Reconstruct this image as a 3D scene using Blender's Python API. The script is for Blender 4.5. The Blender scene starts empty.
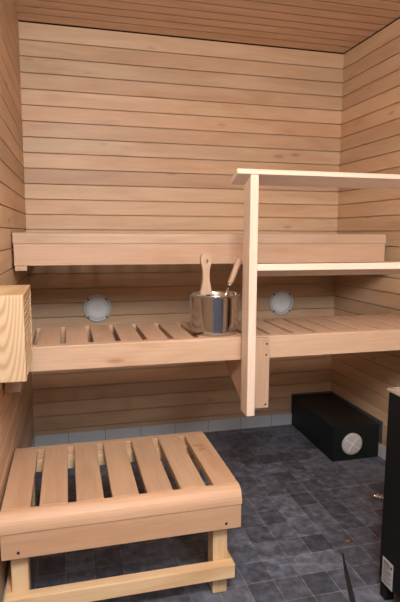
import bpy, bmesh, math, random
from mathutils import Vector, Matrix

random.seed(4)
C = bpy.context.scene.collection
PI = math.pi
W, H = 1.779, 2.2            # room width and height (metres); back wall at y = 0
FRONT = -3.05                # wall behind the photographer
PITCH = 0.0776               # visible height of one wall board
PHASE = 1.183                # height of one of the board joints

# ------------------------------------------------------------------ materials
def new_mat(name):
    m = bpy.data.materials.new(name); m.use_nodes = True
    nt = m.node_tree; nt.nodes.clear()
    out = nt.nodes.new('ShaderNodeOutputMaterial')
    b = nt.nodes.new('ShaderNodeBsdfPrincipled')
    nt.links.new(b.outputs['BSDF'], out.inputs['Surface'])
    return m, nt, b

def node(nt, kind, **kw):
    n = nt.nodes.new(kind)
    for k, v in kw.items():
        if k.startswith('i_'):
            n.inputs[k[2:].replace('_', ' ')].default_value = v
        else:
            setattr(n, k, v)
    return n

def math_node(nt, op, a, b=None):
    n = nt.nodes.new('ShaderNodeMath'); n.operation = op
    for i, v in enumerate((a, b)):
        if v is None: continue
        if isinstance(v, (int, float)): n.inputs[i].default_value = v
        else: nt.links.new(v, n.inputs[i])
    return n.outputs[0]

def ramp(nt, fac, stops):
    r = nt.nodes.new('ShaderNodeValToRGB')
    e = r.color_ramp.elements
    while len(e) < len(stops): e.new(0.5)
    for el, (p, c) in zip(e, stops):
        el.position = p; el.color = (*c, 1) if len(c) == 3 else c
    nt.links.new(fac, r.inputs[0])
    return r.outputs[0]

def mix(nt, fac, a, b, blend='MIX'):
    n = nt.nodes.new('ShaderNodeMix'); n.data_type = 'RGBA'; n.blend_type = blend
    if isinstance(fac, (int, float)): n.inputs[0].default_value = fac
    else: nt.links.new(fac, n.inputs[0])
    for i, v in ((6, a), (7, b)):
        if isinstance(v, tuple): n.inputs[i].default_value = (*v, 1)
        else: nt.links.new(v, n.inputs[i])
    return n.outputs[2]

def wood(name, light, mid, dark, axis='x', board=None, vary=0.10, rough=0.48, grain=1.0, spec=0.35, bump=0.10, tint=(1.03, 0.965, 0.94)):
    """Planed timber, grain along `axis`; board = (axis, pitch, phase) gives each wall board its own tone."""
    m, nt, b = new_mat(name)
    tc = node(nt, 'ShaderNodeTexCoord')
    oi = node(nt, 'ShaderNodeObjectInfo')
    sep = node(nt, 'ShaderNodeSeparateXYZ'); nt.links.new(tc.outputs['Object'], sep.inputs[0])
    if board:
        ax, pitch, phase = board
        idx = math_node(nt, 'FLOOR', math_node(nt, 'DIVIDE', math_node(nt, 'SUBTRACT', sep.outputs['XYZ'.index(ax.upper())], phase), pitch))
        seed = idx
    else:
        seed = math_node(nt, 'MULTIPLY', oi.outputs['Random'], 173.0)
    wn = node(nt, 'ShaderNodeTexWhiteNoise'); wn.noise_dimensions = '1D'
    nt.links.new(math_node(nt, 'ADD', seed, 0.37), wn.inputs['W'])
    # offset the grain of every board
    off = node(nt, 'ShaderNodeVectorMath', operation='SCALE'); nt.links.new(wn.outputs['Color'], off.inputs[0]); off.inputs['Scale'].default_value = 9.0
    add = node(nt, 'ShaderNodeVectorMath', operation='ADD'); nt.links.new(tc.outputs['Object'], add.inputs[0]); nt.links.new(off.outputs[0], add.inputs[1])
    def scaled(along, across):
        mp = node(nt, 'ShaderNodeMapping')
        s = [across * grain] * 3; s['xyz'.index(axis)] = along * grain
        mp.inputs['Scale'].default_value = s
        nt.links.new(add.outputs[0], mp.inputs['Vector']); return mp.outputs[0]
    n1 = node(nt, 'ShaderNodeTexNoise'); n1.inputs['Scale'].default_value = 1; n1.inputs['Detail'].default_value = 4; n1.inputs['Distortion'].default_value = 0.6
    nt.links.new(scaled(2.2, 16), n1.inputs['Vector'])
    n2 = node(nt, 'ShaderNodeTexNoise'); n2.inputs['Scale'].default_value = 1; n2.inputs['Detail'].default_value = 3
    nt.links.new(scaled(5, 210), n2.inputs['Vector'])
    n3 = node(nt, 'ShaderNodeTexNoise'); n3.inputs['Scale'].default_value = 1; n3.inputs['Detail'].default_value = 2
    nt.links.new(scaled(3.2, 11), n3.inputs['Vector'])
    base = ramp(nt, n1.outputs['Fac'], [(0.30, dark), (0.50, mid), (0.68, light)])
    fine = ramp(nt, n2.outputs['Fac'], [(0.35, (0.95, 0.935, 0.92)), (0.6, (1.02, 1.02, 1.02))])
    col = mix(nt, 1.0, base, fine, 'MULTIPLY')
    fig = ramp(nt, n3.outputs['Fac'], [(0.62, (1, 1, 1)), (0.78, (0.86, 0.78, 0.72))])
    col = mix(nt, 0.8, col, fig, 'MULTIPLY')
    # reddish heart spots
    vo = node(nt, 'ShaderNodeTexVoronoi'); vo.inputs['Scale'].default_value = 1; nt.links.new(scaled(2.4, 7.5), vo.inputs['Vector'])
    spot = ramp(nt, vo.outputs['Distance'], [(0.03, (0.55, 0.38, 0.28)), (0.10, (1, 1, 1))])
    col = mix(nt, 0.6, col, spot, 'MULTIPLY')
    tone = ramp(nt, wn.outputs['Value'], [(0.0, (1 - vary,) * 3), (0.5, (1, 1, 1)), (1.0, (1 + vary * 0.6,) * 3)])
    col = mix(nt, 1.0, col, tone, 'MULTIPLY')
    wn2 = node(nt, 'ShaderNodeTexWhiteNoise'); wn2.noise_dimensions = '1D'; nt.links.new(math_node(nt, 'ADD', seed, 51.7), wn2.inputs['W'])
    hue = ramp(nt, wn2.outputs['Value'], [(0.3, (1, 1, 1)), (1.0, tint)])
    col = mix(nt, 1.0, col, hue, 'MULTIPLY')
    nt.links.new(col, b.inputs['Base Color'])
    b.inputs['Roughness'].default_value = rough
    b.inputs['Specular IOR Level'].default_value = spec
    bp = node(nt, 'ShaderNodeBump'); bp.inputs['Strength'].default_value = bump; bp.inputs['Distance'].default_value = 0.002
    nt.links.new(n2.outputs['Fac'], bp.inputs['Height']); nt.links.new(bp.outputs[0], b.inputs['Normal'])
    return m

def plain(name, col, rough=0.5, metal=0.0, spec=0.5, noise=0.06, scale=40, bump=0.0):
    m, nt, b = new_mat(name)
    tc = node(nt, 'ShaderNodeTexCoord')
    n = node(nt, 'ShaderNodeTexNoise'); n.inputs['Scale'].default_value = scale; n.inputs['Detail'].default_value = 4
    nt.links.new(tc.outputs['Object'], n.inputs['Vector'])
    c = ramp(nt, n.outputs['Fac'], [(0.3, tuple(x * (1 - noise) for x in col)), (0.7, tuple(min(1, x * (1 + noise)) for x in col))])
    nt.links.new(c, b.inputs['Base Color'])
    b.inputs['Roughness'].default_value = rough; b.inputs['Metallic'].default_value = metal
    b.inputs['Specular IOR Level'].default_value = spec
    if bump:
        bp = node(nt, 'ShaderNodeBump'); bp.inputs['Strength'].default_value = bump; bp.inputs['Distance'].default_value = 0.001
        nt.links.new(n.outputs['Fac'], bp.inputs['Height']); nt.links.new(bp.outputs[0], b.inputs['Normal'])
    return m

def floor_tile_mat():
    m, nt, b = new_mat('slate_floor_tile')
    tc = node(nt, 'ShaderNodeTexCoord')
    mp = node(nt, 'ShaderNodeMapping'); mp.inputs['Location'].default_value = (-0.847 + 0.0975 * 20, 1.225 + 0.1055 * 20, 0)
    nt.links.new(tc.outputs['Object'], mp.inputs['Vector'])
    br = node(nt, 'ShaderNodeTexBrick'); br.offset = 0.0; br.squash = 1.0
    br.inputs['Scale'].default_value = 1.0; br.inputs['Brick Width'].default_value = 0.0975; br.inputs['Row Height'].default_value = 0.1055
    br.inputs['Mortar Size'].default_value = 0.0016; br.inputs['Mortar Smooth'].default_value = 0.3
    br.inputs['Color1'].default_value = (0.062, 0.070, 0.092, 1); br.inputs['Color2'].default_value = (0.150, 0.165, 0.212, 1)
    br.inputs['Mortar'].default_value = (0.20, 0.19, 0.18, 1)
    nt.links.new(mp.outputs[0], br.inputs['Vector'])
    n = node(nt, 'ShaderNodeTexNoise'); n.inputs['Scale'].default_value = 24; n.inputs['Detail'].default_value = 7; n.inputs['Roughness'].default_value = 0.62
    nt.links.new(tc.outputs['Object'], n.inputs['Vector'])
    cl = ramp(nt, n.outputs['Fac'], [(0.34, (0.52, 0.51, 0.50)), (0.50, (0.90, 0.90, 0.91)), (0.68, (1.45, 1.45, 1.5))])
    col = mix(nt, 1.0, br.outputs['Color'], cl, 'MULTIPLY')
    nt.links.new(col, b.inputs['Base Color'])
    b.inputs['Roughness'].default_value = 0.42; b.inputs['Specular IOR Level'].default_value = 0.45
    inv = math_node(nt, 'SUBTRACT', 1.0, br.outputs['Fac'])
    h = math_node(nt, 'ADD', inv, math_node(nt, 'MULTIPLY', n.outputs['Fac'], 0.5))
    bp = node(nt, 'ShaderNodeBump'); bp.inputs['Strength'].default_value = 0.35; bp.inputs['Distance'].default_value = 0.0015
    nt.links.new(h, bp.inputs['Height']); nt.links.new(bp.outputs[0], b.inputs['Normal'])
    return m

def base_tile_mat(axis):
    m, nt, b = new_mat('pale_skirting_tile_' + axis)
    tc = node(nt, 'ShaderNodeTexCoord')
    sep = node(nt, 'ShaderNodeSeparateXYZ'); nt.links.new(tc.outputs['Object'], sep.inputs[0])
    f = math_node(nt, 'FRACT', math_node(nt, 'DIVIDE', math_node(nt, 'ADD', sep.outputs['X' if axis == 'x' else 'Y'], 4.02), 0.2))
    line = math_node(nt, 'LESS_THAN', f, 0.014)
    col = mix(nt, line, (0.50, 0.51, 0.53), (0.18, 0.175, 0.17))
    nt.links.new(col, b.inputs['Base Color'])
    b.inputs['Roughness'].default_value = 0.25
    return m

ALDER = dict(light=(0.594, 0.419, 0.273), mid=(0.558, 0.380, 0.239), dark=(0.504, 0.326, 0.196))
M = {}
M['wall_z'] = wood('alder_wall_boards', axis='x', board=('z', PITCH, PHASE), vary=0.16, **ALDER)
M['wall_side'] = wood('alder_side_wall_boards', axis='y', board=('z', PITCH, PHASE), vary=0.16, **ALDER)
M['ceil'] = wood('alder_ceiling_boards', axis='x', board=('y', 0.080, -0.10), vary=0.14, light=(0.68, 0.50, 0.36), mid=(0.64, 0.455, 0.32), dark=(0.58, 0.40, 0.27))
PALE = dict(light=(0.532, 0.380, 0.268), mid=(0.505, 0.351, 0.242), dark=(0.471, 0.315, 0.209))
for a in 'xyz':
    M['bench_' + a] = wood('alder_bench_' + a, axis=a, vary=0.10, tint=(1.03, 0.97, 0.94), **PALE)
    M['rail_' + a] = wood('daylit_rail_' + a, axis=a, vary=0.05, light=(0.70, 0.58, 0.48), mid=(0.67, 0.545, 0.445), dark=(0.62, 0.49, 0.385))  # guard rail wood whitened: cool daylight worked into its colour
    M['pine_' + a] = wood('pine_' + a, axis=a, vary=0.05, grain=0.9, light=(0.68, 0.51, 0.325), mid=(0.63, 0.445, 0.26), dark=(0.52, 0.32, 0.16))
STOOL = dict(light=(0.496, 0.334, 0.220), mid=(0.474, 0.312, 0.198), dark=(0.437, 0.274, 0.167))
for a in 'xy': M['stool_' + a] = wood('alder_stool_' + a, axis=a, vary=0.08, tint=(1.03, 0.97, 0.94), **STOOL)
def pine_front():
    m, nt, b = new_mat('knotty_pine_front')
    tc = node(nt, 'ShaderNodeTexCoord')
    mp = node(nt, 'ShaderNodeMapping'); mp.inputs['Scale'].default_value = (1.0, 1.0, 0.16); mp.inputs['Location'].default_value = (0.016, 0, -0.050)
    nt.links.new(tc.outputs['Object'], mp.inputs['Vector'])
    wv = node(nt, 'ShaderNodeTexWave'); wv.wave_type = 'RINGS'; wv.rings_direction = 'Y'
    wv.inputs['Scale'].default_value = 40; wv.inputs['Distortion'].default_value = 1.6; wv.inputs['Detail'].default_value = 2; wv.inputs['Detail Scale'].default_value = 1.5
    nt.links.new(mp.outputs[0], wv.inputs['Vector'])
    c = ramp(nt, wv.outputs['Fac'], [(0.0, (0.52, 0.385, 0.25)), (0.55, (0.49, 0.355, 0.22)), (0.95, (0.42, 0.27, 0.135))])
    nt.links.new(c, b.inputs['Base Color']); b.inputs['Roughness'].default_value = 0.5
    return m
M['pine_front'] = pine_front()
M['floor'] = floor_tile_mat()
M['base_x'] = base_tile_mat('x'); M['base_y'] = base_tile_mat('y')
M['steel'] = plain('brushed_steel', (0.50, 0.495, 0.49), rough=0.15, metal=1.0, noise=0.03)
M['chrome'] = plain('chrome', (0.8, 0.8, 0.8), rough=0.1, metal=1.0)
M['black'] = plain('black_powder_coat', (0.006, 0.0068, 0.0072), rough=0.5, spec=0.2, scale=90)
M['black_box'] = plain('black_painted_casing', (0.007, 0.009, 0.009), rough=0.5, spec=0.3, scale=60)
M['flange'] = plain('dark_green_grey_flange', (0.075, 0.085, 0.085), rough=0.45)
M['screw'] = plain('black_screw', (0.01, 0.01, 0.01), rough=0.4)
M['white'] = plain('white_plastic', (0.47, 0.46, 0.46), rough=0.4)
M['rib_highlight'] = plain('vent_rib_highlight', (0.72, 0.71, 0.71), rough=0.4)  # ribs paler than the disc: highlight painted into their colour
M['grey_ring'] = plain('grey_plastic', (0.56, 0.56, 0.57), rough=0.4)
M['plate'] = plain('brushed_top_plate', (0.72, 0.72, 0.74), rough=0.25, metal=0.85)
M['label'] = plain('printed_label', (0.42, 0.42, 0.44), rough=0.4)
M['ink'] = plain('label_ink', (0.05, 0.05, 0.055), rough=0.5)
M['orange'] = plain('orange_chip', (0.36, 0.13, 0.03), rough=0.6)
M['stain'] = plain('reddish_stain', (0.42, 0.20, 0.10), rough=0.6)
M['floor_strip'] = plain('dark_floor_strip', (0.012, 0.012, 0.013), rough=0.6)
M['shadow_gap'] = plain('gap_shade_sheet', (0.06, 0.055, 0.05), rough=0.9)
M['paint'] = plain('white_paint', (0.62, 0.63, 0.65), rough=0.7)

def grille_mat():
    m, nt, b = new_mat('perforated_grille')
    tc = node(nt, 'ShaderNodeTexCoord')
    vo = node(nt, 'ShaderNodeTexVoronoi'); vo.inputs['Scale'].default_value = 260; vo.inputs['Randomness'].default_value = 0.0
    nt.links.new(tc.outputs['Object'], vo.inputs['Vector'])
    c = ramp(nt, vo.outputs['Distance'], [(0.28, (0.6, 0.6, 0.6)), (0.42, (0.84, 0.84, 0.84))])
    nt.links.new(c, b.inputs['Base Color']); b.inputs['Roughness'].default_value = 0.5
    return m
M['grille'] = grille_mat()

# ------------------------------------------------------------------ mesh helpers
def box(bm, x0, x1, y0, y1, z0, z1, bev=0.0, seg=2):
    r = bmesh.ops.create_cube(bm, size=1.0)
    vs = r['verts']
    for v in vs:
        v.co = Vector(((x0 + x1) / 2 + v.co.x * (x1 - x0), (y0 + y1) / 2 + v.co.y * (y1 - y0), (z0 + z1) / 2 + v.co.z * (z1 - z0)))
    if bev:
        es = list({e for v in vs for e in v.link_edges})
        bmesh.ops.bevel(bm, geom=es, offset=bev, segments=seg, affect='EDGES', profile=0.5)

def prism(bm, pts, a0, a1, axis, bev=0.0):
    """Extrude a closed polygon. axis 'x': pts are (y,z); 'y': (x,z); 'z': (x,y)."""
    def P(p, a):
        return {'x': (a, p[0], p[1]), 'y': (p[0], a, p[1]), 'z': (p[0], p[1], a)}[axis]
    A = [bm.verts.new(P(p, a0)) for p in pts]; B = [bm.verts.new(P(p, a1)) for p in pts]
    fs = [bm.faces.new(A), bm.faces.new(B[::-1])]
    for i in range(len(pts)):
        j = (i + 1) % len(pts)
        fs.append(bm.faces.new((A[i], B[i], B[j], A[j])))
    bmesh.ops.recalc_face_normals(bm, faces=fs)
    if bev:
        es = list({e for f in fs for e in f.edges})
        bmesh.ops.bevel(bm, geom=es, offset=bev, segments=2, affect='EDGES', profile=0.5)

def lathe(bm, prof, center, axis='z', seg=48, close=True):
    """Revolve (radius, height) pairs round an axis through center."""
    cx, cy, cz = center; rings = []
    for r, h in prof:
        ring = []
        for k in range(seg):
            a = 2 * PI * k / seg; u, v = r * math.cos(a), r * math.sin(a)
            co = {'z': (cx + u, cy + v, cz + h), 'y': (cx + u, cy + h, cz + v), 'x': (cx + h, cy + u, cz + v)}[axis]
            ring.append(bm.verts.new(co))
        rings.append(ring)
    fs = []
    for A, B in zip(rings, rings[1:]):
        for k in range(seg):
            fs.append(bm.faces.new((A[k], A[(k + 1) % seg], B[(k + 1) % seg], B[k])))
    if close:
        fs.append(bm.faces.new(rings[0])); fs.append(bm.faces.new(rings[-1][::-1]))
    bmesh.ops.recalc_face_normals(bm, faces=fs)
    for f in fs: f.smooth = True

def tube(bm, path, radii, seg=14):
    """Round bar along a path of points with a radius per point."""
    pts = [Vector(p) for p in path]; rings = []
    for i, p in enumerate(pts):
        t = (pts[min(i + 1, len(pts) - 1)] - pts[max(i - 1, 0)]).normalized()
        ref = Vector((0, 1, 0)) if abs(t.y) < 0.9 else Vector((1, 0, 0))
        n = t.cross(ref).normalized(); b = t.cross(n).normalized()
        r = radii[i] if isinstance(radii, (list, tuple)) else radii
        rings.append([bm.verts.new(p + n * (r * math.cos(2 * PI * k / seg)) + b * (r * math.sin(2 * PI * k / seg))) for k in range(seg)])
    fs = []
    for A, B in zip(rings, rings[1:]):
        for k in range(seg): fs.append(bm.faces.new((A[k], A[(k + 1) % seg], B[(k + 1) % seg], B[k])))
    fs.append(bm.faces.new(rings[0])); fs.append(bm.faces.new(rings[-1][::-1]))
    bmesh.ops.recalc_face_normals(bm, faces=fs)
    for f in fs: f.smooth = True

def world_loc(o):
    v = Vector((0, 0, 0))
    while o: v += o.location; o = o.parent
    return v

def obj(name, bm, mat, parent=None, origin=None, smooth=False):
    """Link a bmesh drawn in world coordinates as ONE mesh object (moved to its origin, child of parent)."""
    org = Vector(origin) if origin is not None else (world_loc(parent) if parent else Vector((0, 0, 0)))
    bmesh.ops.translate(bm, verts=bm.verts, vec=-org)
    if smooth:
        for f in bm.faces: f.smooth = True
    me = bpy.data.meshes.new(name); bm.to_mesh(me); bm.free()
    me.materials.append(M[mat])
    o = bpy.data.objects.new(name, me); C.objects.link(o)
    if parent:
        o.parent = parent; o.location = org - world_loc(parent)
    else:
        o.location = org
    return o

def part(name, mat, parent, *boxes, bev=0.002, **kw):
    bm = bmesh.new()
    for bx_ in boxes: box(bm, *bx_, bev=bev)
    return obj(name, bm, mat, parent, **kw)

def tag(o, label, cat, group=None):
    o['label'] = label; o['category'] = cat
    if group: o['group'] = group
    return o

def thing(name, label, cat, loc, group=None):
    o = bpy.data.objects.new(name, None); C.objects.link(o)
    o.location = loc; o.empty_display_size = 0.05
    return tag(o, label, cat, group)

def structure(name, bm, mat, **kw):
    o = obj(name, bm, mat, **kw); o['kind'] = 'structure'; return o

def copy_part(src, parent, shift, label=None):
    c = src.copy(); C.objects.link(c); c.parent = parent; c.location = src.location + Vector(shift)
    for ch in list(src.children):
        d = ch.copy(); C.objects.link(d); d.parent = c
    return c

def screw(parent, x, y, z, axis='y', r=0.0035):
    bm = bmesh.new()
    lathe(bm, [(r, 0.002), (r, -0.001), (r * 0.6, -0.0018)], (x, y, z), axis, seg=14)
    return obj('screw', bm, 'screw', parent)

# ------------------------------------------------------------------ room shell
def board_profile(lo, hi, joints, gap=0.0035, depth=0.012, under=0.005, lip=0.0022):
    """(along, depth) polyline of tongue-and-groove boards: flat faces with thin lips over an undercut joint."""
    p = [(lo, 0.0)]
    for j in joints:
        if j - 0.012 <= lo or j + 0.012 >= hi: continue
        a, b = j - gap / 2, j + gap / 2
        p += [(a - 0.0012, 0.0), (a, lip * 0.5), (a, lip), (a - under, lip + 0.001), (a - under, depth), (b + under, depth), (b + under, lip + 0.001), (b, lip), (b, lip * 0.5), (b + 0.0012, 0.0)]
    p.append((hi, 0.0)); return p

def boards(name, mat, prof, a0, a1, place, thick=0.03):
    bm = bmesh.new()
    pts = prof + [(prof[-1][0], thick), (prof[0][0], thick)]
    A = [bm.verts.new(place(t, d, a0)) for t, d in pts]; B = [bm.verts.new(place(t, d, a1)) for t, d in pts]
    fs = []
    n = len(pts)
    for i in range(n):
        j = (i + 1) % n
        fs.append(bm.faces.new((A[i], A[j], B[j], B[i])))
    fs.append(bm.faces.new(A)); fs.append(bm.faces.new(B[::-1]))
    bmesh.ops.recalc_face_normals(bm, faces=fs)
    return structure(name, bm, mat)

joints = [PHASE + PITCH * k for k in range(-14, 14)]
TILE = 0.070
zprof = board_profile(TILE, H - 0.005, joints)
boards('wall_back', 'wall_z', zprof, 0.0, W, lambda t, d, a: (a, d, t))
boards('wall_left', 'wall_side', zprof, FRONT, 0.03, lambda t, d, a: (-d + 0.0145 * a, a, t))
boards('wall_right', 'wall_side', zprof, FRONT, 0.03, lambda t, d, a: (W + d, a, t))
cj = [-0.10 - 0.080 * k for k in range(0, 37)][::-1]
boards('ceiling', 'ceil', board_profile(FRONT, -0.007, cj, gap=0.0075, depth=0.022, under=0.008, lip=0.0005), -0.08, W - 0.004, lambda t, d, a: (a, t, H + d))
# dark sheets that paint the shade inside the gaps round the ceiling
bm = bmesh.new(); box(bm, -0.03, W + 0.06, FRONT, 0.06, H + 0.031, H + 0.05); structure('trim_1', bm, 'shadow_gap')
bm = bmesh.new(); box(bm, -0.03, W + 0.06, 0.031, 0.06, 0.0, H + 0.031)
box(bm, W + 0.031, W + 0.06, FRONT, 0.031, 0.0, H + 0.031); structure('trim_2', bm, 'shadow_gap')

bm = bmesh.new(); box(bm, -0.08, W + 0.05, FRONT - 1.6, 0.05, -0.05, 0.0); structure('floor', bm, 'floor')
bm = bmesh.new(); box(bm, 0, W, -0.004, 0.031, 0.0, TILE); structure('baseboard_back', bm, 'base_x')
bm = bmesh.new(); prism(bm, [(0.004, -0.004), (-0.03, -0.004), (-0.03 + 0.0145 * FRONT, FRONT), (0.004 + 0.0145 * FRONT, FRONT)], 0.0, TILE, 'z'); structure('baseboard_left', bm, 'base_y')
bm = bmesh.new(); box(bm, W - 0.004, W + 0.03, FRONT, -0.004, 0.0, TILE); structure('baseboard_right', bm, 'base_y')
# wall behind the photographer with an unseen opening, widened to cut bounce light
DX0, DX1, DZ = 0.06, 1.70, 2.08
bm = bmesh.new()
box(bm, -0.08, DX0, FRONT - 0.08, FRONT, 0, H); box(bm, DX1, W + 0.03, FRONT - 0.08, FRONT, 0, H); box(bm, DX0, DX1, FRONT - 0.08, FRONT, DZ, H)
structure('wall_front', bm, 'wall_z')

# dark tapered strip on the floor tiles
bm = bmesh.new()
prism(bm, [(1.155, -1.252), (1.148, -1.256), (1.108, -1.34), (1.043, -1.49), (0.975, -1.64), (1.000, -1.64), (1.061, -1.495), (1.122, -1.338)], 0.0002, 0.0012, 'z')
structure('trim_3', bm, 'floor_strip')

# ------------------------------------------------------------------ benches
def rounded_front(yb, yf, z0, z1, r):
    """Board section (y,z) with its front top edge rounded off."""
    p = [(yb, z0), (yf, z0), (yf, z1 - r)]
    for k in range(1, 9):
        a = PI / 2 * k / 8
        p.append((yf + r - r * math.cos(a), z1 - r + r * math.sin(a)))
    p.append((yb, z1)); return p

# upper bench -------------------------------------------------------
UX0, UX1, UF, UZ = -0.004, 1.643, -0.70, 1.168
ub = thing('sauna_bench', 'topmost long wooden bench at eye level along the back wall', 'bench', (0.82, -0.35, 1.037))
bm = bmesh.new(); prism(bm, rounded_front(UF + 0.055, UF, 1.124, UZ, 0.012), UX0, UX1, 'x', ); o = obj('front_nosing', bm, 'bench_x', ub)
part('front_board', 'bench_x', ub, (UX0 + 0.002, UX1 - 0.002, UF + 0.001, UF + 0.029, 1.037, 1.1225))
part('support_bar', 'bench_x', ub, (UX0 + 0.02, UX1 - 0.02, -0.09, -0.045, 1.06, 1.139), bev=0.002)
s0 = part('slat', 'bench_y', ub, (0.004, 0.084, UF + 0.056, -0.02, 1.140, UZ), bev=0.003, origin=(0.052, -0.35, 1.15))
n = 16
for k in range(1, n):
    copy_part(s0, ub, (k * (UX1 - UX0 - 0.096) / (n - 1), 0, 0))
for zz in (1.09, 1.042):
    bm = bmesh.new(); lathe(bm, [(0.006, -0.001), (0.006, 0.009)], (UX0 - 0.004, UF + 0.012, zz), 'x', seg=12); obj('bolt', bm, 'screw', ub)
# wall battens carrying it
tag(part('support_batten', 'bench_y', None, (-0.0005, 0.045, UF + 0.004, -0.012, 1.017, 1.0365), origin=(0.023, -0.35, 1.017)),
    'short wooden batten on left wall carrying the topmost bench', 'batten', 'wall battens under the benches')
tag(part('support_batten', 'bench_y', None, (1.60, W - 0.0005, UF + 0.06, -0.012, 1.007, 1.0365), origin=(1.69, -0.35, 1.0)),
    'wooden batten on right wall under the end of the topmost bench', 'batten', 'wall battens under the benches')

# middle bench ------------------------------------------------------
LX0, LX1, LF, LB, LZ = -0.006, W - 0.004, -1.033, -0.635, 0.782
lb = thing('sauna_bench', 'middle slatted wooden bench carrying the steel bucket', 'bench', (0.89, -0.84, 0.685))
bm = bmesh.new(); prism(bm, rounded_front(LF + 0.036, LF, 0.697, LZ, 0.004), LX0, LX1, 'x'); obj('front_board', bm, 'bench_x', lb)
part('rear_board', 'bench_x', lb, (LX0, LX1, LB - 0.022, LB, 0.70, LZ - 0.002))
part('support_bar', 'bench_x', lb, (LX0, LX1, LF + 0.037, LF + 0.075, 0.70, 0.752))
s0 = part('slat', 'bench_y', lb, (-0.012 + 0.004, -0.012 + 0.0825, LF + 0.0365, LB - 0.0225, 0.754, LZ), bev=0.0028, origin=(0.03, -0.84, 0.75))
pit = 0.0968
for k in range(1, 18):
    c = copy_part(s0, lb, (k * pit, 0, 0))
# first slat is cut narrower against the wall
bm = bmesh.new(); box(bm, -0.004, 0.0705, LF + 0.0365, LB - 0.0225, 0.754, LZ, bev=0.0028)
first = obj('slat', bm, 'bench_y', lb, origin=(0.03, -0.84, 0.75))
bpy.data.objects.remove(s0)
bm = bmesh.new(); box(bm, -0.008 + 18 * pit, W - 0.005, LF + 0.0365, LB - 0.0225, 0.754, LZ, bev=0.0028)
obj('slat', bm, 'bench_y', lb, origin=(1.755, -0.84, 0.75))
tag(part('support_batten', 'bench_y', None, (-0.008, 0.039, -1.105, LB, 0.650, 0.6965), origin=(0.023, -0.87, 0.664)),
    'short wooden batten on left wall below the slatted box cover', 'batten', 'wall battens under the benches')
tag(part('support_batten', 'bench_y', None, (W - 0.046, W - 0.0005, -1.03, LB, 0.664, 0.6965), origin=(1.756, -0.85, 0.664)),
    'wooden batten on right wall under end of the middle bench', 'batten', 'wall battens under the benches')

# ------------------------------------------------------------------ guard rail round the heater
g = thing('guard_rail', 'pale wooden guard rail with post and two tilted rails above the heater', 'guard rail', (0.832, -1.08, 0.508))
PX0, PX1, PF, PB = 0.8135, 0.8435, -1.132, -1.0605
tilt = math.tan(math.radians(23))
bm = bmesh.new(); prism(bm, [(PB, 0.508), (PF, 0.508), (PF, 1.3675), (PB, 1.3375)], PX0, PX1, 'x', bev=0.0025); obj('post', bm, 'rail_z', g)
def tilted_rail(yf, zf, wid, th, x0, x1, name):
    a = math.radians(23)
    d = Vector((math.cos(a), -math.sin(a))); nrm = Vector((math.sin(a), math.cos(a)))
    p0 = Vector((yf, zf)); pts = [p0, p0 + d * wid, p0 + d * wid + nrm * th, p0 + nrm * th]
    bm = bmesh.new(); prism(bm, [tuple(p) for p in pts], x0, x1, 'x', bev=0.002); return obj(name, bm, 'rail_x', g)
tilted_rail(-1.134, 1.369, 0.082, 0.019, 0.765, W - 0.002, 'top_rail')
tilted_rail(-1.124, 1.037, 0.068, 0.026, PX1 + 0.0005, W - 0.002, 'middle_rail')
mb = part('mounting_board', 'bench_z', g, (0.829, 0.9265, -1.060, LF - 0.0005, 0.509, 0.780), bev=0.0025)
for x, z in ((0.915, 0.758), (0.912, 0.716), (0.913, 0.523)):
    screw(mb, x, -1.060, z)
bm = bmesh.new(); prism(bm, [(LF, 0.511), (LF, 0.6965), (LF + 0.36, 0.6965), (LF + 0.36, 0.686)], 0.834, 0.862, 'x', bev=0.002)
obj('brace', bm, 'bench_y', g)

# ------------------------------------------------------------------ step stool
SX0, SX1, SF, SZ = -0.0075, 0.710, -1.385, 0.375
SBK = -0.892
st = thing('step_stool', 'low slatted wooden step stool on the dark tiled floor', 'stool', (0.36, -1.12, 0.0))
prof = [(-1.345, 0.3225), (SF - 0.002, 0.3225)]
for k in range(0, 9):
    a = PI / 2 * k / 8
    prof.append((SF - 0.002 + 0.038 - 0.038 * math.cos(a), 0.330 + 0.045 * math.sin(a)))
prof.append((-1.345, SZ))
bm = bmesh.new(); prism(bm, prof, SX0, SX1, 'x'); obj('front_nosing', bm, 'stool_x', st)
fb = part('front_board', 'stool_x', st, (SX0 + 0.001, SX1 - 0.001, SF + 0.001, SF + 0.028, 0.243, 0.3195))
for x in (0.04, 0.66): screw(fb, x, SF + 0.001, 0.262, r=0.0045)
part('rear_board', 'stool_x', st, (SX0, SX1, SBK - 0.03, SBK, 0.285, SZ - 0.003))
part('support_bar', 'pine_x', st, (SX0 + 0.03, SX1 - 0.03, -0.955, -0.9225, 0.300, 0.344))
part('support_bar', 'pine_x', st, (SX0 + 0.03, SX1 - 0.03, -1.356, -1.3465, 0.255, 0.320))
sp = 0.1061
s0 = part('slat', 'stool_y', st, (SX0, SX0 + 0.082, -1.3445, SBK - 0.0305, 0.347, SZ), bev=0.004, origin=(SX0 + 0.04, -1.12, 0.36))
for k in range(1, 7): last = copy_part(s0, st, (k * sp, 0, 0))
for pts in ([(0.640, -1.018), (0.655, -1.026), (0.668, -1.020), (0.682, -1.036), (0.668, -1.048), (0.650, -1.044), (0.637, -1.034)], [(0.646, -1.070), (0.660, -1.056), (0.682, -1.060), (0.672, -1.075), (0.654, -1.084)]):
    bm = bmesh.new(); prism(bm, pts, SZ - 0.0002, SZ + 0.0003, 'z')
    obj('stain', bm, 'stain', last)
for lx in (0.014, 0.628):
    for (y0, y1) in ((-1.346, -1.283), (-0.985, -0.9225)):
        top = 0.346 if y0 < -1.2 else 0.299
        part('leg', 'pine_z', st, (lx, lx + 0.0485, y0, y1, 0.0, top), bev=0.003)
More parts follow.
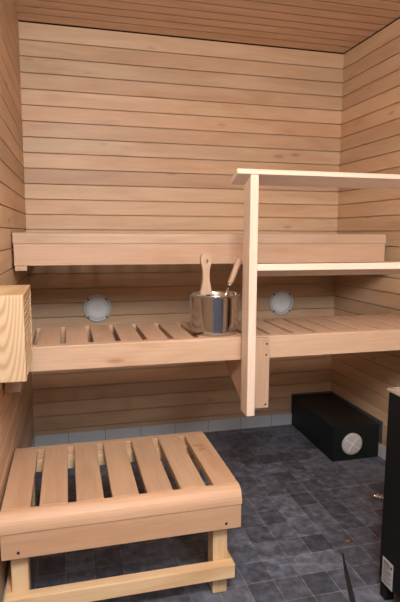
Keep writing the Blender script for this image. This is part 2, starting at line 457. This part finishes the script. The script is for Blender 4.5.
part('cross_rail', 'pine_x', st, (-0.006, 0.692, -1.382, -1.3465, 0.070, 0.118), bev=0.003)
part('side_rail', 'pine_y', st, (0.677, 0.692, -1.346, -0.925, 0.070, 0.118), bev=0.003)
part('side_rail', 'pine_y', st, (-0.006, 0.0135, -1.346, -0.925, 0.070, 0.118), bev=0.003)

# ------------------------------------------------------------------ bucket and ladle
BX, BY, BZ = 0.748, -0.922, LZ
bk = thing('sauna_bucket', 'shiny steel sauna bucket with upright wooden handle on the middle bench', 'bucket', (BX, BY, BZ))
bm = bmesh.new()
lathe(bm, [(0.002, 0.0), (0.085, 0.0), (0.0895, 0.004), (0.0915, 0.02), (0.0965, 0.145), (0.0975, 0.149), (0.1030, 0.1515), (0.1040, 0.1540), (0.102, 0.1550), (0.097, 0.1525),
           (0.0945, 0.145), (0.0895, 0.022), (0.087, 0.006), (0.002, 0.005)], (BX, BY, BZ), seg=72)
obj('bucket_body', bm, 'steel', bk)
# paddle-shaped wooden handle with a finger hole
def paddle():
    bm = bmesh.new()
    half = [(0.0250, 0.0), (0.0235, 0.010), (0.0175, 0.028), (0.0145, 0.055), (0.0132, 0.080), (0.0150, 0.104), (0.0200, 0.122), (0.0230, 0.136), (0.0225, 0.150), (0.018, 0.160), (0.008, 0.1645)]
    outline = half + [(-x, z) for x, z in half[::-1]]
    hc, hr, nh = (0.0, 0.133), 0.0085, len(outline)
    # hole ring with as many points as the outline, matched by angle
    ring = []
    for x, z in outline:
        a = math.atan2(z - hc[1], x - hc[0]); ring.append((hc[0] + hr * math.cos(a), hc[1] + hr * math.sin(a)))
    th = 0.008
    def V(p, y): return bm.verts.new((p[0], y, p[1]))
    of, ob = [V(p, -th) for p in outline], [V(p, th) for p in outline]
    rf, rb = [V(p, -th) for p in ring], [V(p, th) for p in ring]
    fs = []
    for i in range(nh):
        j = (i + 1) % nh
        fs += [bm.faces.new((of[i], of[j], rf[j], rf[i])), bm.faces.new((ob[i], rb[i], rb[j], ob[j])),
               bm.faces.new((of[i], ob[i], ob[j], of[j])), bm.faces.new((rf[i], rf[j], rb[j], rb[i]))]
    bmesh.ops.recalc_face_normals(bm, faces=fs)
    bmesh.ops.rotate(bm, verts=bm.verts, cent=(0, 0, 0), matrix=Matrix.Rotation(math.radians(3), 3, 'Z') @ Matrix.Rotation(math.radians(-2), 3, 'X'))
    bmesh.ops.translate(bm, verts=bm.verts, vec=(0.7370, -0.8375, 0.923))
    return bm
obj('handle', paddle(), 'bench_z', bk)
bm = bmesh.new(); box(bm, 0.722, 0.752, -0.8465, -0.8285, 0.904, 0.9245, bev=0.003)
obj('handle_bracket', bm, 'steel', bk)
bm = bmesh.new(); tube(bm, [(BX + 0.088, BY - 0.012, 0.922), (BX + 0.082, BY - 0.012, 0.934), (BX + 0.082, BY + 0.012, 0.934), (BX + 0.088, BY + 0.012, 0.922)], 0.003, seg=10)
obj('lug', bm, 'steel', bk)

ld = thing('ladle', 'ladle with light wooden handle leaning inside the steel bucket', 'ladle', (0.7470, -0.922, 0.7990))
bm = bmesh.new(); tube(bm, [(0.8100, -0.920, 0.9700), (0.8140, -0.920, 0.9800), (0.8280, -0.920, 1.0140), (0.8420, -0.920, 1.0520), (0.8485, -0.920, 1.0690), (0.8505, -0.920, 1.0735)], [0.0085, 0.0105, 0.0115, 0.0120, 0.0110, 0.006])
obj('handle', bm, 'bench_z', ld)
bm = bmesh.new(); tube(bm, [(0.8105, -0.920, 0.9710), (0.8085, -0.920, 0.9650), (0.8065, -0.920, 0.9600)], [0.0088, 0.0085, 0.006]); obj('ferrule', bm, 'steel', ld)
bm = bmesh.new(); tube(bm, [(0.8070, -0.920, 0.9620), (0.7910, -0.921, 0.9220), (0.7750, -0.922, 0.8790), (0.7650, -0.922, 0.8430)], [0.0042, 0.0042, 0.004, 0.004]); obj('shaft', bm, 'steel', ld)
bm = bmesh.new()
lathe(bm, [(0.001, 0.0)] + [(0.028 * math.sin(PI / 2 * k / 8), 0.028 - 0.028 * math.cos(PI / 2 * k / 8)) for k in range(1, 9)] + [(0.028, 0.042), (0.0265, 0.042), (0.026, 0.028)] +
      [(0.026 * math.sin(PI / 2 * k / 8), 0.028 - 0.026 * math.cos(PI / 2 * k / 8)) for k in range(7, 0, -1)] + [(0.001, 0.002)], (0.7380, -0.922, 0.8000), seg=32)
obj('ladle_bowl', bm, 'steel', ld)

# ------------------------------------------------------------------ round speakers on the back wall
def speaker(x, z, label):
    s = thing('wall_speaker', label, 'speaker', (x, 0.0, z), 'round speakers under the topmost bench')
    bm = bmesh.new(); lathe(bm, [(0.076, -0.0005), (0.0765, -0.006), (0.074, -0.011), (0.066, -0.012), (0.062, -0.009), (0.062, -0.0005)], (x, 0, z), 'y', seg=64, close=False)
    obj('ring', bm, 'grey_ring', s)
    bm = bmesh.new(); lathe(bm, [(0.0618, -0.0005), (0.0618, -0.009), (0.050, -0.012), (0.03, -0.0138), (0.002, -0.0145)], (x, 0, z), 'y', seg=64); obj('grille', bm, 'grille', s)
    for k in range(4):
        a = PI / 4 + PI / 2 * k; X, Z = x + 0.070 * math.cos(a), z + 0.070 * math.sin(a)
        bm = bmesh.new(); lathe(bm, [(0.005, -0.009), (0.005, -0.0135), (0.003, -0.0145)], (X, 0, Z), 'y', seg=14); obj('screw', bm, 'screw', s)
    return s
speaker(0.352, 0.762, 'round grey wall speaker left of the steel bucket')
speaker(1.428, 0.762, 'round grey wall speaker right of the guard rail post')

# ------------------------------------------------------------------ slatted box cover on the left wall
cb = thing('slatted_cover', 'pale pine box cover with louvred side on the left wall', 'cover', (0.04, -1.25, 0.766))
CX1, CF, CBK, CZ0, CZ1 = 0.0825, -1.400, -1.110, 0.766, 1.0015
part('front_panel', 'pine_front', cb, (-0.0195, CX1, CF, CF + 0.020, CZ0, CZ1), bev=0.0015)
part('top_panel', 'pine_y', cb, (-0.0155, CX1, CF + 0.0203, CBK, CZ1 - 0.016, CZ1), bev=0.0015)
part('bottom_panel', 'pine_y', cb, (-0.0155, CX1, CF + 0.0203, CBK, CZ0, CZ0 + 0.012), bev=0.0015)
part('rear_panel', 'pine_z', cb, (-0.0155, CX1, CBK - 0.014, CBK - 0.0002, CZ0 + 0.0122, CZ1 - 0.0162), bev=0.001)
nl = 11
z0 = CZ0 + 0.0195; step = (CZ1 - CZ0 - 0.0445) / (nl - 1)
bm = bmesh.new(); box(bm, CX1 - 0.022, CX1 - 0.001, CF + 0.0203, CBK - 0.0145, z0 - 0.0045, z0 + 0.0045, bev=0.0012)
lou = obj('louvre', bm, 'pine_y', cb, origin=(CX1 - 0.015, -1.25, z0))
for k in range(1, nl): copy_part(lou, cb, (0, 0, k * step))

# ------------------------------------------------------------------ black casing in the far corner
QX0, QF, QZ = 1.511, -0.550, 0.183
q = thing('black_casing', 'low black floor casing with round white vent in the corner', 'casing', (1.64, -0.29, 0))
bm = bmesh.new(); prism(bm, [(1.496, QF), (W - 0.016, QF), (W - 0.010, -0.0045), (1.515, -0.0045)], 0.0, QZ, 'z', bev=0.003); obj('casing_body', bm, 'black_box', q)
bm = bmesh.new()
box(bm, QX0, W - 0.0005, -0.0042, -0.0005, TILE + 0.001, QZ + 0.010); obj('rear_flange', bm, 'flange', q)
bm = bmesh.new()
box(bm, W - 0.0042, W - 0.0005, QF - 0.006, -0.005, TILE + 0.001, QZ + 0.010); obj('side_flange', bm, 'flange', q)
vx, vz, vr = 1.603, 0.089, 0.058
bm = bmesh.new(); lathe(bm, [(vr, 0.0), (vr, -0.006), (vr - 0.004, -0.010), (vr - 0.012, -0.0115), (0.002, -0.0125)], (vx, QF - 0.0002, vz), 'y', seg=56)
vent = obj('vent_disc', bm, 'white', q)
bm = bmesh.new()
for a in (PI * 0.30, PI * 0.80):
    t = len(bm.verts)
    box(bm, -0.046, 0.046, -0.004, 0.002, -0.0026, 0.0026)
    bm.verts.ensure_lookup_table(); vs = bm.verts[t:]
    bmesh.ops.rotate(bm, verts=vs, cent=(0, 0, 0), matrix=Matrix.Rotation(-a, 3, 'Y'))
    bmesh.ops.translate(bm, verts=vs, vec=(vx, QF - 0.0125, vz))
obj('cross_rib', bm, 'rib_highlight', vent)

# ------------------------------------------------------------------ heater
HX0, HX1, HB, HF = 1.151, 1.70, -1.478, -1.95
h = thing('sauna_heater', 'tall black sauna heater with pale metal top at right edge', 'heater', (1.43, -1.71, 0))
bm = bmesh.new(); box(bm, HX0, HX1, HF, HB, 0.062, 0.683, bev=0.006, seg=3); obj('heater_body', bm, 'black', h)
bm = bmesh.new(); box(bm, HX0 - 0.004, HX1 + 0.004, HF - 0.004, HB + 0.004, 0.6835, 0.695, bev=0.004, seg=3); obj('top_plate', bm, 'plate', h)
for x in (HX0 + 0.004, HX1 - 0.036):
    for y in (HB - 0.036, HF + 0.004):
        bm = bmesh.new(); box(bm, x, x + 0.032, y, y + 0.032, 0.0, 0.0615, bev=0.004); obj('foot', bm, 'black', h)
bm = bmesh.new(); box(bm, HX0 - 0.0012, HX0 - 0.0001, -1.551, -1.497, 0.060, 0.147); lab = obj('rating_label', bm, 'label', h)
lab['label'] = 'small grey printed label low on the heater side'
bm = bmesh.new()
zz = 0.1385
for wd, ht in ((0.030, .004), (0.040, .0025), (0.036, .0025), (0.022, .002), (0.042, .002), (0.040, .0025), (0.030, .002), (0.042, .002), (0.038, .002), (0.026, .002), (0.041, .002), (0.030, .002)):
    box(bm, HX0 - 0.0016, HX0 - 0.0013, -1.503 - wd, -1.503, zz - ht, zz); zz -= 0.0062
box(bm, HX0 - 0.0016, HX0 - 0.0013, -1.547, -1.541, 0.128, 0.137)
obj('print', bm, 'ink', lab)

# ribbed chrome pipe end behind the heater
cp = thing('chrome_pipe', 'small ribbed chrome pipe end on floor behind the heater', 'pipe', (1.50, -0.97, 0))
bm = bmesh.new(); tube(bm, [(1.482, -0.940, 0.020), (1.496, -0.952, 0.019)], [0.011, 0.009]); obj('nozzle', bm, 'chrome', cp)
bm = bmesh.new()
p0, p1 = Vector((1.494, -0.950, 0.019)), Vector((1.60, -1.06, 0.019)); path, rad = [], []
for k in range(61):
    path.append(p0.lerp(p1, k / 60)); rad.append(0.0165 if k % 6 < 3 else 0.0095)
tube(bm, path, rad); obj('ribbed_hose', bm, 'chrome', cp)

# ------------------------------------------------------------------ small litter on the tiles
bm = bmesh.new(); prism(bm, [(1.197, -1.192), (1.205, -1.198), (1.216, -1.196), (1.217, -1.190), (1.206, -1.186)], 0.0002, 0.004, 'z', bev=0.001)
tag(obj('wood_chip', bm, 'orange', None, origin=(1.206, -1.192, 0.0)), 'tiny orange chip lying on the dark floor tiles', 'chip')

# ------------------------------------------------------------------ camera
yaw, pitch, roll, f = 0.25315, 0.12946, 0.00468, 516.84
cy, sy, cp_, sp_ = math.cos(yaw), math.sin(yaw), math.cos(pitch), math.sin(pitch)
fwd = Vector((sy * cp_, cy * cp_, -sp_)); right = Vector((cy, -sy, 0)); up = right.cross(fwd)
r2 = right * math.cos(roll) + up * math.sin(roll); u2 = -right * math.sin(roll) + up * math.cos(roll)
cam = bpy.data.cameras.new('camera'); cam.sensor_fit = 'VERTICAL'; cam.sensor_height = 24.0; cam.lens = f / 602 * 24.0; cam.clip_start = 0.02
co = bpy.data.objects.new('camera', cam); C.objects.link(co)
mat = Matrix(((r2.x, u2.x, -fwd.x, 0.19564), (r2.y, u2.y, -fwd.y, -2.83485), (r2.z, u2.z, -fwd.z, 1.16537), (0, 0, 0, 1)))
co.matrix_world = mat
bpy.context.scene.camera = co

# ------------------------------------------------------------------ light
def area(name, loc, target, sx, sy_, power, col):
    l = bpy.data.lights.new(name, 'AREA'); l.shape = 'RECTANGLE'; l.size = sx; l.size_y = sy_; l.energy = power; l.color = col
    o = bpy.data.objects.new(name, l); C.objects.link(o); o.location = loc
    o.rotation_euler = (Vector(target) - Vector(loc)).to_track_quat('-Z', 'Y').to_euler(); return o
area('cool_fill_light', (0.95, -4.3, 2.35), (0.9, -1.5, 0.0), 0.6, 0.6, 30, (0.82, 0.91, 1.0))  # added cool area light beyond the opening, stands in for daylight
pl = bpy.data.lights.new('soft_fill_light', 'POINT'); pl.energy = 150; pl.shadow_soft_size = 0.24; pl.color = (0.95, 0.98, 1.0)  # added soft point light without a fixture, brightens the room evenly
plo = bpy.data.objects.new('soft_fill_light', pl); C.objects.link(plo); plo.location = (0.38, -2.78, 1.93)

w = bpy.data.worlds.new('world'); bpy.context.scene.world = w; w.use_nodes = True
w.node_tree.nodes['Background'].inputs[0].default_value = (0.85, 0.93, 1.0, 1); w.node_tree.nodes['Background'].inputs[1].default_value = 0.03

vs_ = bpy.context.scene.view_settings
vs_.view_transform = 'Standard'; vs_.look = 'None'; vs_.gamma = 1.0; vs_.use_curve_mapping = False; vs_.exposure = -0.06
